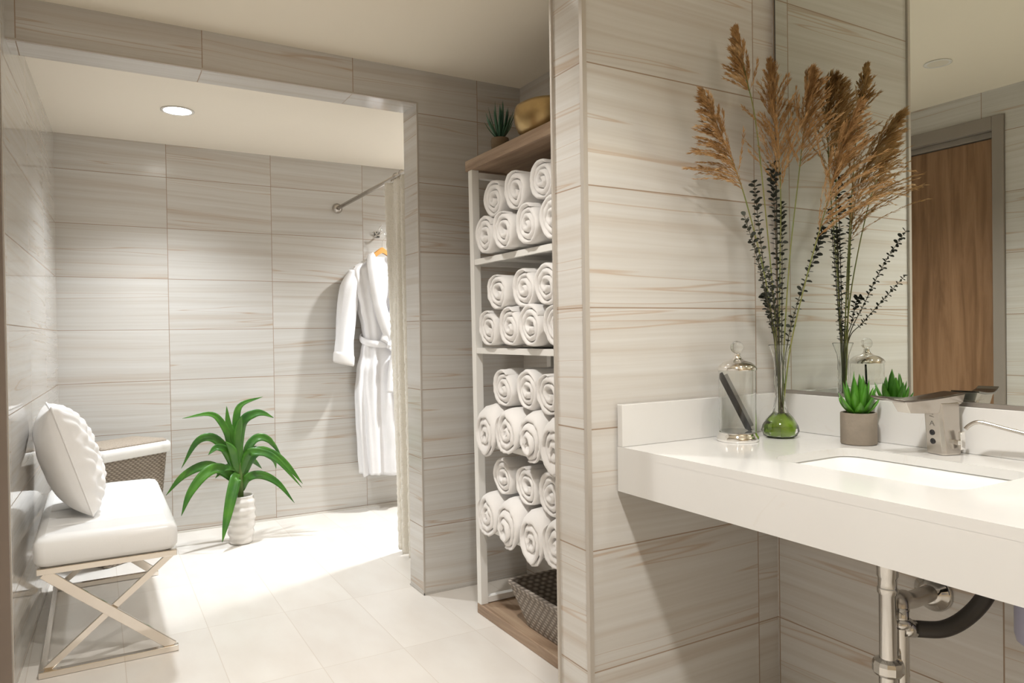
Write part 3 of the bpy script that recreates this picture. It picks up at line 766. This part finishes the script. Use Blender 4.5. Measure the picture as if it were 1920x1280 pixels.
# put the four slab corners on the nearest ring points
for cx, cy in ((ox0, oy0), (ox0, oy1), (ox1, oy0), (ox1, oy1)):
    i = min(range(len(outer)), key=lambda q: (outer[q][0]-cx)**2+(outer[q][1]-cy)**2); outer[i] = (cx, cy)
b = MB(); z1, z0 = ZT, ZT-.020
lo = lambda L_, z: [(x, y, z) for x, y in L_]
b.grid([lo(outer, z0), lo(outer, z1), lo(hole, z1), lo(hole, z0), lo(outer, z0)], True)
b.build('countertop', M['quartz'], t, org=o)
b = MB(); b.box((CX, -1.0, ZA), (CX+.020, YW, ZT-.0198)); b.build('apron', M['quartz'], t, org=o)
b = MB(); b.box((CX+.0005, YW-.020, ZT+.0002), (XR, YW, ZS)); b.build('end_splash', M['quartz'], t, bevel=.0015, org=o)
b = MB(); b.box((XR-.016, -1.0, ZT+.0002), (XR, YW-.0202, ZS)); b.build('backsplash', M['quartz'], t, bevel=.0015, org=o)
b = MB(); b.box((CX+.022, -.6, .80), (XR, -.58, ZT-.021)); b.build('bracket', M['white_paint'], t, org=o)

t = thing('sink', 'white rectangular undermount sink below the quartz counter', 'sink', (HCX, HCY, ZT-.0202)); o = (HCX, HCY, ZT-.0202)
def sl(z, dx, r): return [(x+HCX, y+HCY, z) for x, y in rrect(HHX+dx, HHY+dx, r, 8)]
zz = ZT-.0202
b = MB(); b.grid([sl(zz, .030, .06), sl(zz, .006, .05), sl(zz-.004, .001, .048), sl(zz-.03, -.004, .05), sl(zz-0.1070, -.014, .055), sl(zz-0.1305, -.030, .06), sl(zz-0.1391, -.06, .05), sl(zz-0.1466, -.118, .02)], True)
inner_last = sl(zz-0.1466, -.118, .02); b.add(inner_last, [tuple(range(len(inner_last)))])
b.grid([sl(zz, .030, .06), sl(zz-.012, .030, .06), sl(zz-.016, .012, .055), sl(zz-0.1177, .002, .06), sl(zz-0.1519, -.03, .06), sl(zz-0.1605, -.10, .03)], True)
ll = sl(zz-0.1605, -.10, .03); b.add(ll, [tuple(range(len(ll)))])
b.build('basin', M['porcelain'], t, smooth=True, org=o, angle=60)
b = MB(); b.lathe([(.001, .0), (.016, .0), (.019, .002), (.021, .0005)], (HCX, HCY, zz-.1365*1.07), 28); b.build('drain_ring', M['chrome'], t, smooth=True, org=o)

# ------------------------------------------------------------------ mirror
t = thing('wall_mirror', 'large frameless wall mirror above the vanity backsplash', 'mirror', (XR, .2, 1.0)); o = (XR, .2, 1.0)
b = MB(); b.box((XR-.006, -1.0, ZS+.010), (XR-.0015, YW-.012, ZC-.002)); b.build('pane', M['mirror'], t, org=o)
b = MB(); b.box((XR-.0055, YW-.0119, ZS+.010), (XR-.0005, YW-.0075, ZC-.002)); b.build('dark_edge', M['dark_edge'], t, org=o)
b = MB(); b.box((XR-.012, -1.0, ZS+.0005), (XR-.0015, YW-.012, ZS+.0098)); b.build('channel', M['channel'], t, org=o)

# ------------------------------------------------------------------ glass jar with comb
JX, JY = 1.462, 1.345
t = thing('glass_jar', 'tall clear glass jar with chrome lid and base holding a black comb', 'jar', (JX, JY, ZT+.0005))
b = MB(); b.lathe([(.001, .0), (.052, .0), (.0535, .003), (.0535, .011), (.050, .015), (.0485, .019), (.0475, .021), (.0475, .023), (.001, .023)], seg=48); b.build('base', M['chrome'], t, smooth=True, angle=50)
b = MB(); b.lathe([(.0475, .0232), (.0475, .185), (.0462, .185), (.0462, .026), (.001, .026), (.001, .0232)], seg=48); b.build('cylinder', M['glass'], t, smooth=True, angle=50)
b = MB(); b.lathe([(.001, .186), (.050, .186), (.0505, .190), (.048, .196), (.036, .206), (.020, .211), (.012, .216), (.008, .224), (.009, .229), (.001, .229)], seg=48); lid = b.build('lid', M['chrome'], t, smooth=True, angle=60)
b = MB(); b.lathe([(.0005, .229)]+[(.0165*sin(PI*k/16), .2455-.0165*cos(PI*k/16)) for k in range(1, 16)]+[(.0005, .262)], seg=28); b.build('knob', M['glass'], lid, smooth=True)
t = thing('comb', 'black comb leaning inside the glass jar', 'comb', (JX, JY, ZT+.0005))
c0, c1 = Vector((.028, -.022, .0275)), Vector((-.030, .024, .180)); ax = (c1-c0).normalized(); wv = Vector((.62, -.50, .30)); wv = (wv-ax*wv.dot(ax)).normalized()
nv = ax.cross(wv); b = MB(); Lc = (c1-c0).length
rows = []
for k in range(17):
    q = k/16; p = c0+ax*Lc*q; hw = .0135*(min(1, (min(q, 1-q)*16+.25))**.5)
    rows.append([p-wv*hw-nv*.002, p+wv*hw*.1-nv*.0028, p+wv*hw*.1+nv*.0028, p-wv*hw+nv*.002])
b.grid(rows, True, cap=True); b.build('spine', M['black_plastic'], t, smooth=True, angle=50)
b = MB()
for k in range(62):
    p = c0+ax*(Lc*.06+Lc*.88*k/61); e = p+wv*.0105
    b.bar(p, e, .0012, .0022, nv)
b.build('teeth', M['black_plastic'], t)

# ------------------------------------------------------------------ bud vase with pampas and eucalyptus
VX, VY = 1.603, 1.325
t = thing('glass_vase', 'slim clear glass vase with a round green base beside the mirror', 'vase', (VX, VY, ZT+.0005))
op = [(.001, 0), (.034, .0), (.044, .006), (.0475, .018), (.046, .032), (.036, .050), (.022, .066), (.0155, .084), (.0135, .11), (.0135, .15), (.014, .19), (.0165, .215), (.0235, .235), (.0285, .2485), (.0285, .2495)]
ip = [(.0277, .2497), (.0275, .2485), (.0218, .235), (.0148, .215), (.0122, .19), (.0117, .15), (.0117, .11), (.0135, .084), (.0198, .066), (.0335, .050), (.0452, .032), (.0467, .018), (.0432, .0065), (.033, .0018), (.001, .0016)]
seg = 48; rows = []
for i, (r, z) in enumerate(op+ip):
    am = .0012 if (i < len(op) and .005 < z < .20) else 0
    rows.append([((r+am*(sin(8*a+z*(300 if z > .06 else 150))+(1.1*sin(z*560) if z > .06 else sin(8*a-z*150))))*cos(a), (r+am*(sin(8*a+z*(300 if z > .06 else 150))+(1.1*sin(z*560) if z > .06 else sin(8*a-z*150))))*sin(a), z) for a in [2*PI*k/seg for k in range(seg)]])
b = MB(); b.grid(rows, True); b.build('body', M['glass'], t, smooth=True)
g = MB(); g.lathe([(.001, .0026), (.0328, .0028), (.0424, .0072), (.0460, .018), (.0445, .032), (.0328, .050), (.0185, .066), (.001, .063)], seg=32)
go = g.build('green_gel', M['gel'], None, smooth=True); go.location = (VX, VY, ZT+.0005); tag(go, 'bright green gel filling the round base of the vase', 'gel', kind='stuff')

def plume(name, label, ctrl, q0, side, length, seed, width=1., stem_r=.0021):
    """ctrl: points of stem+axis; the plume starts at share q0 of the run; side: droop direction"""
    t = thing(name, label, 'pampas grass', (VX, VY, ZT), group='pampas plumes in the glass vase'); o = (VX, VY, ZT)
    P = spline(ctrl, 60); n0 = int(q0*59)
    b = MB(); b.tube(P[:n0+8], [stem_r*(1-.4*k/60) for k in range(n0+8)], 7); b.build('stem', M['stem'], t, smooth=True, org=o)
    rs = random.Random(seed); b = MB(); side = Vector(side).normalized()
    AX = P[n0:]; m = len(AX)
    b.tube(AX, [.0014*(1-.7*k/m) for k in range(m)], 5)
    nb = 92
    for k in range(nb):
        q = (k/(nb-1))**.9; idx = min(m-2, int(q*(m-1))); p0 = AX[idx]; tg = (AX[idx+1]-AX[idx]).normalized()
        az = rs.uniform(0, 2*PI); u = tg.orthogonal().normalized(); v = tg.cross(u)
        rad = u*cos(az)+v*sin(az); rad = (rad*.75+side*rs.uniform(.2, 1.1)).normalized()
        bl_ = (length*1.25*(1-.93*q**.85)+.007)*rs.uniform(.6, 1.1)*width
        opn = (.66-.36*q)*rs.uniform(.6, 1.25)
        d0 = (tg*(1-opn*.5)+rad*opn).normalized()
        br = []; p = p0.copy(); d = d0.copy()
        for j in range(10):
            br.append(p.copy()); p = p+d*bl_/9
            d = (d+side*.055*rs.uniform(.4, 1.3)+Vector((0, 0, -.030))).normalized()
        b.tube(br, [.0006]*10, 3, cap=False)
        for j in range(44):
            s = rs.uniform(.06, 1); i_ = min(8, int(s*9)); pp = br[i_].lerp(br[i_+1], s*9-i_); dd = (br[i_+1]-br[i_]).normalized()
            rv = Vector((rs.gauss(0, 1), rs.gauss(0, 1), rs.gauss(0, 1))); rv = (rv-dd*rv.dot(dd)).normalized()
            sd = (dd*.9+rv*.30+side*.08).normalized(); l_ = rs.uniform(.010, .019); wq = sd.cross(rv)*.0010; e = rv*.0008
            mid = pp+sd*l_*.45
            b.add([pp, mid+wq, mid-wq, mid+e*1.4, pp+sd*l_], [(0, 1, 3), (0, 3, 2), (1, 4, 3), (3, 4, 2), (0, 2, 1), (1, 2, 4)])
    b.build('plume', M['plume'], t, org=o)
ZM = ZT+.235
plume('pampas_stem', 'short pampas plume leaning away from the mirror over the jar', [(1.606, 1.325, .96), (1.590, 1.326, 1.13), (1.552, 1.327, 1.32), (1.475, 1.328, 1.54), (1.405, 1.329, 1.67), (1.338, 1.329, 1.782)], .62, (-.95, .0, -.55), .130, 1)
plume('pampas_stem', 'tallest narrow pampas plume, straight above the jar side of the vase', [(1.600, 1.322, .96), (1.594, 1.325, 1.13), (1.572, 1.328, 1.38), (1.528, 1.33, 1.72), (1.490, 1.333, 1.86), (1.466, 1.336, 1.966)], .72, (-.8, .1, .35), .095, 2, .7)
plume('pampas_stem', 'broad pampas plume rising upright in the middle of the vase', [(1.602, 1.328, .96), (1.605, 1.328, 1.13), (1.615, 1.33, 1.36), (1.620, 1.33, 1.57), (1.608, 1.333, 1.75), (1.590, 1.337, 1.898)], .60, (-.35, -.3, .0), .155, 3)
plume('pampas_stem', 'dense pampas plume rising close to the mirror edge', [(1.607, 1.320, .96), (1.615, 1.32, 1.13), (1.640, 1.318, 1.38), (1.672, 1.312, 1.60), (1.690, 1.303, 1.76), (1.690, 1.290, 1.878)], .64, (.1, -.9, .0), .140, 4, 1.)
plume('pampas_stem', 'drooping pampas plume spread sideways in front of the mirror', [(1.604, 1.318, .96), (1.618, 1.300, 1.14), (1.650, 1.270, 1.33), (1.680, 1.235, 1.50), (1.676, 1.190, 1.63), (1.655, 1.120, 1.735)], .52, (-.1, -1., -.22), .165, 6, 1.1)
def euca(label, ctrl, seed, start=.12, size=1.):
    t = thing('eucalyptus_stem', label, 'eucalyptus', (VX, VY, ZT), group='dark eucalyptus stems in the glass vase'); o = (VX, VY, ZT)
    n = 50; P = spline(ctrl, n)
    b = MB(); b.tube(P, [.0016*(1-.55*k/n) for k in range(n)], 6); b.build('stem', M['euca_stem'], t, smooth=True, org=o)
    rs = random.Random(seed); b = MB(); Ltot = sum((P[k+1]-P[k]).length for k in range(n-1)); steps = int(Ltot*(1-start)/.0125)
    for k in range(steps):
        q = start+(1-start)*(k+.5)/steps; i = min(n-2, int(q*(n-1))); p = P[i].lerp(P[i+1], q*(n-1)-i); tg = (P[i+1]-P[i]).normalized()
        u = tg.orthogonal().normalized(); v = tg.cross(u); az = k*1.5708+rs.uniform(-.3, .3)
        for sgn in (0, PI):
            d = (u*cos(az+sgn)+v*sin(az+sgn)); d = (d+tg*rs.uniform(.1, .6)).normalized(); nn = (tg*1.-d*.5+Vector((rs.uniform(-.5, .5),)*3)).normalized(); s_ = d.cross(nn).normalized(); nn = s_.cross(d)
            r = size*.0060*(.7+.55*q)*rs.uniform(.75, 1.2)
            c = p+d*(r*1.25)
            vs = [p+d*.0008]+[c+d*(r*cos(a))+s_*(r*.92*sin(a))+nn*(r*.25*sin(a)**2) for a in [PI*.85-PI*1.7*j/8 for j in range(9)]]
            b.add(vs+[c], [(0, 1, 10), (0, 10, 9)]+[(j, j+1, 10) for j in range(1, 9)])
    b.build('leaves', M['euca'], t, org=o, solid=.0004)
euca('dark eucalyptus stem arching out toward the jar at mid height', [(1.598, 1.326, .95), (1.588, 1.321, 1.14), (1.53, 1.302, 1.26), (1.47, 1.282, 1.37), (1.397, 1.258, 1.47)], 1, .40, .85)
euca('dark eucalyptus stem rising left of the tall pampas stem', [(1.600, 1.329, .95), (1.592, 1.330, 1.13), (1.565, 1.335, 1.30), (1.545, 1.34, 1.46), (1.535, 1.345, 1.58)], 2, .30)
euca('tallest dark eucalyptus stem, upright in the middle', [(1.603, 1.325, .95), (1.603, 1.326, 1.13), (1.602, 1.33, 1.35), (1.60, 1.335, 1.52), (1.598, 1.338, 1.635)], 3, .26, 1.15)
euca('dark eucalyptus stem upright beside the middle one', [(1.606, 1.323, .95), (1.612, 1.325, 1.13), (1.622, 1.33, 1.30), (1.63, 1.335, 1.44), (1.636, 1.34, 1.53)], 4, .28)
euca('dark eucalyptus stem leaning toward the mirror beside the drooping pampas', [(1.607, 1.320, .95), (1.620, 1.315, 1.13), (1.650, 1.30, 1.26), (1.690, 1.275, 1.385), (1.712, 1.262, 1.46)], 5, .27, 1.1)
euca('short dark eucalyptus sprig just above the vase rim', [(1.600, 1.329, .95), (1.590, 1.327, 1.13), (1.565, 1.322, 1.20), (1.550, 1.320, 1.25), (1.535, 1.318, 1.275)], 6, .45, .95)
euca('thin dark eucalyptus stem leaning toward the viewer, long in the mirror', [(1.601, 1.322, .95), (1.592, 1.316, 1.14), (1.555, 1.292, 1.20), (1.50, 1.260, 1.27), (1.448, 1.23, 1.335)], 7, .42, .75)
# ------------------------------------------------------------------ small succulent in a cement pot
t = thing('potted_succulent', 'bright green succulent in a grey cement pot on the counter', 'plant', (1.664, 1.135, ZT+.0005))
b = MB(); b.lathe([(.001, 0), (.0405, 0), (.0425, .002), (.0428, .077), (.0415, .079), (.037, .079), (.036, .066), (.001, .064)], seg=44); b.build('pot', M['concrete'], t, smooth=True, angle=40)
b = MB(); b.lathe([(.001, .072), (.02, .070), (.0365, .067)], seg=24); b.build('soil', M['soil'], t, smooth=True)
b = MB(); rosette(b, (0, 0, .070), 22, .094, 1.0, .0200, 9, .08); b.build('leaves', M['succ'], t, smooth=True)

# ------------------------------------------------------------------ sensor faucet
FX, FY = 1.685, .936
t = thing('sensor_faucet', 'angular brushed metal sensor faucet behind the sink', 'faucet', (FX, FY, ZT+.0006), (0, 0, R(-14)))
b = MB()
def sec(z, x0, x1, y, c): return [(x0, -y+c, z), (x0+c, -y, z), (x1-c, -y, z), (x1, -y+c, z), (x1, y-c, z), (x1-c, y, z), (x0+c, y, z), (x0, y-c, z)]
b.grid([sec(0, -.026, .026, .026, .007), sec(.004, -.027, .027, .027, .007), sec(.085, -.034, .024, .025, .006), sec(.118, -.037, .024, .025, .006)], True, cap=True)
b.build('body', M['nickel'], t, bevel=.0012)
b = MB()
up_ = [(-.180, .137), (-.160, .1315), (-.128, .127), (-.112, .1265), (-.05, .130), (-.01, .134), (.034, .139)]
lo_ = [(-.180, .134), (-.160, .1285), (-.128, .1225), (-.112, .099), (-.05, .0955), (-.01, .098), (.028, .118)]
rows = []
for (x, zu), (_, zl) in zip(up_, lo_):
    wd = .026 if x > -.02 else .026-.006*(-x-.02)/.16
    rows.append([(x, -wd, zu-.002), (x, -wd*.8, zl), (x, wd*.8, zl), (x, wd, zu-.002)])
b.grid(rows, True, cap=True); b.build('spout', M['nickel'], t, bevel=.001)
b = MB(); rows = []
for x, zu in up_: 
    wd = .029 if x > -.02 else .029-.006*(-x-.02)/.16
    rows.append([(x-.002, -wd, zu-.002), (x-.002, wd, zu-.002), (x-.002, wd, zu+.002), (x-.002, -wd, zu+.002)])
b.grid(rows, True, cap=True); b.build('top_plate', M['nickel_dark_reflection'], t, bevel=.0008)
for z in (.050, .030):
    xf = -.027-.007*(z-.004)/.081
    b = MB(); b.grid([[(xf-dx, .0+r*cos(a)+.002, z+r*sin(a)) for a in [2*PI*k/20 for k in range(20)]] for r, dx in ((.0065, -.001), (.0065, .0012), (.005, .0015), (.001, .0013))], True); b.build('sensor', M['sensor'], t, smooth=True, angle=40)
b = MB(); xf = -.0326
for p, q in (((-.005, .066), (.001, .077)), ((.001, .077), (.007, .066)), ((-.003, .070), (.005, .070)), ((-.006, .086), (.006, .088)), ((-.004, .092), (.007, .093))):
    x1_, x2_ = -.027-.007*(p[1]-.004)/.081-.0004, -.027-.007*(q[1]-.004)/.081-.0004
    b.bar((x1_, p[0], p[1]), (x2_, q[0], q[1]), .0012, .0006, (1, 0, 0))
b.build('etched_mark', M['mark'], t)
b = MB(); b.bar((.006, -.026, .030), (.004, -.040, .030), .010, .010); b.bar((.014, -.036, .014), (.008, -.040, .055), .007, .012, (1, 0, 0)); b.build('temperature_lever', M['chrome'], t, bevel=.0015)

# ------------------------------------------------------------------ soap dispenser
t = thing('soap_dispenser', 'slim curved chrome soap spout on the counter beside the faucet', 'soap dispenser', (1.690, .742, ZT)); o = (1.690, .742, ZT)
b = MB(); b.lathe([(.001, 0), (.021, 0), (.022, .004), (.014, .010), (.009, .013), (.008, .040), (.006, .042)], (1.690, .742, ZT+.0002), 24); b.build('base', M['chrome'], t, smooth=True, org=o, angle=50)
b = MB(); b.tube(spline([(1.690, .742, .925), (1.690, .743, .943), (1.686, .757, .953), (1.674, .802, .964), (1.664, .838, .973), (1.659, .853, .973), (1.655, .865, .965), (1.652, .871, .957)], 36), .0044, 12); b.build('spout', M['nickel'], t, smooth=True, org=o)
b = MB(); b.lathe([(.001, .0), (.010, .0), (.012, -.01), (.012, -.052), (.001, -.052)], (1.690, .742, ZT-.021), 20); b.build('shank', M['chrome'], t, smooth=True, org=o)
t = thing('soap_bottle', 'blue-grey soap bottle hanging under the counter at the frame edge', 'bottle', (1.640, .738, .54)); o = (1.640, .738, .54)
b = MB(); b.lathe([(.001, .524), (.030, .526), (.042, .536), (.046, .552), (.046, .745), (.036, .762), (.018, .768), (.018, .832), (.001, .832)], (1.655, .728, 0), 36); b.build('bottle', M['lavender'], t, smooth=True, org=o)

# ------------------------------------------------------------------ drain plumbing
t = thing('drain_pipe', 'chrome sink drain with trap under the counter', 'pipe', (1.46, .932, .0)); o = (1.46, .932, 0)
DXp, DYp = 1.460, .932
b = MB(); b.lathe([(.001, .712), (.0215, .712), (.0215, .652), (.0190, .648), (.0190, .628), (.0208, .626), (.0208, .616), (.0175, .612), (.0175, .46), (.001, .46)], (DXp, DYp, 0), 32); b.build('tailpiece', M['pipe_chrome'], t, smooth=True, org=o, angle=40)
b = MB(); b.lathe([(.018, .475), (.029, .470), (.0315, .462), (.0315, .446), (.027, .440), (.022, .438)], (DXp, DYp, 0), 12); b.build('slip_nut', M['pipe_chrome'], t, org=o)
b = MB(); P = spline([(DXp, DYp, .45), (DXp, DYp, .36), (DXp+.004, DYp, .315), (DXp+.022, DYp+.004, .290), (DXp+.045, DYp+.004, .315), (DXp+.050, DYp+.004, .36), (DXp+.050, DYp+.004, .575)], 60); b.tube(P, .0185, 18); b.build('trap_bend', M['pipe_chrome'], t, smooth=True, org=o)
b = MB(); b.lathe([(.016, .0), (.024, -.004), (.026, -.012), (.024, -.020), (.016, -.024)], (DXp+.050, DYp+.004, .552), 24); b.build('ring_nut', M['pipe_chrome'], t, smooth=True, org=o)
b = MB(); b.tube(spline([(DXp+.050, DYp+.004, .565), (DXp+.056, DYp+.008, .582), (DXp+.085, DYp+.018, .580), (1.60, .965, .562), (XR-.002, .996, .543)], 40), .0195, 20); b.build('wall_arm', M['nickel'], t, smooth=True, org=o)
b = MB(); b.grid([[(XR-dx, .996+r*cos(a), .543+r*sin(a)) for a in [2*PI*k/36 for k in range(36)]] for r, dx in ((.046, .0), (.046, .004), (.042, .010), (.030, .018), (.024, .030), (.020, .030))], True); b.build('wall_flange', M['pipe_chrome'], t, smooth=True, org=o)
b = MB(); b.tube([(DXp+.048, DYp-.002, .530), (DXp+.072, DYp-.014, .527)], .019, 16); b.build('hose_coupling', M['pipe_chrome'], t, smooth=True, org=o)
th = thing('rubber_hose', 'thick black rubber hose curving from the drain under the counter', 'hose', (1.55, .87, .6)); o = (1.55, .87, .6)
b = MB(); b.tube(spline([(DXp+.070, DYp-.013, .527), (1.575, .878, .531), (1.62, .850, .560), (1.648, .826, .612), (1.656, .815, .680), (1.660, .812, .735)], 40), .0175, 18); b.build('hose', M['rubber'], th, smooth=True, org=o)
# ------------------------------------------------------------------ camera (world units are metres, height of the lens 1.181 m)
cam = bpy.data.cameras.new('camera'); co = bpy.data.objects.new('camera', cam); COL.objects.link(co)
F = 1351.17; yaw, pitch, roll = R(30.066), R(-.598), R(-.841)
cam.sensor_width = 36; cam.lens = F/1920*36; cam.clip_start = .02
f = Vector((sin(yaw)*cos(pitch), cos(yaw)*cos(pitch), sin(pitch))); rt = Vector((cos(yaw), -sin(yaw), 0)); up = rt.cross(f)
rt, up = rt*cos(roll)+up*sin(roll), up*cos(roll)-rt*sin(roll)
mx = Matrix((rt, up, -f)).transposed().to_4x4(); mx.translation = (0, 0, 1.1808); co.matrix_world = mx
scn.camera = co
w = bpy.data.worlds.new('world'); scn.world = w; w.use_nodes = True
w.node_tree.nodes['Background'].inputs[0].default_value = (.05, .045, .04, 1)
scn.view_settings.view_transform = 'Standard'; scn.view_settings.look = 'None'; scn.view_settings.gamma = 1; scn.view_settings.use_curve_mapping = False
scn.view_settings.exposure = .39
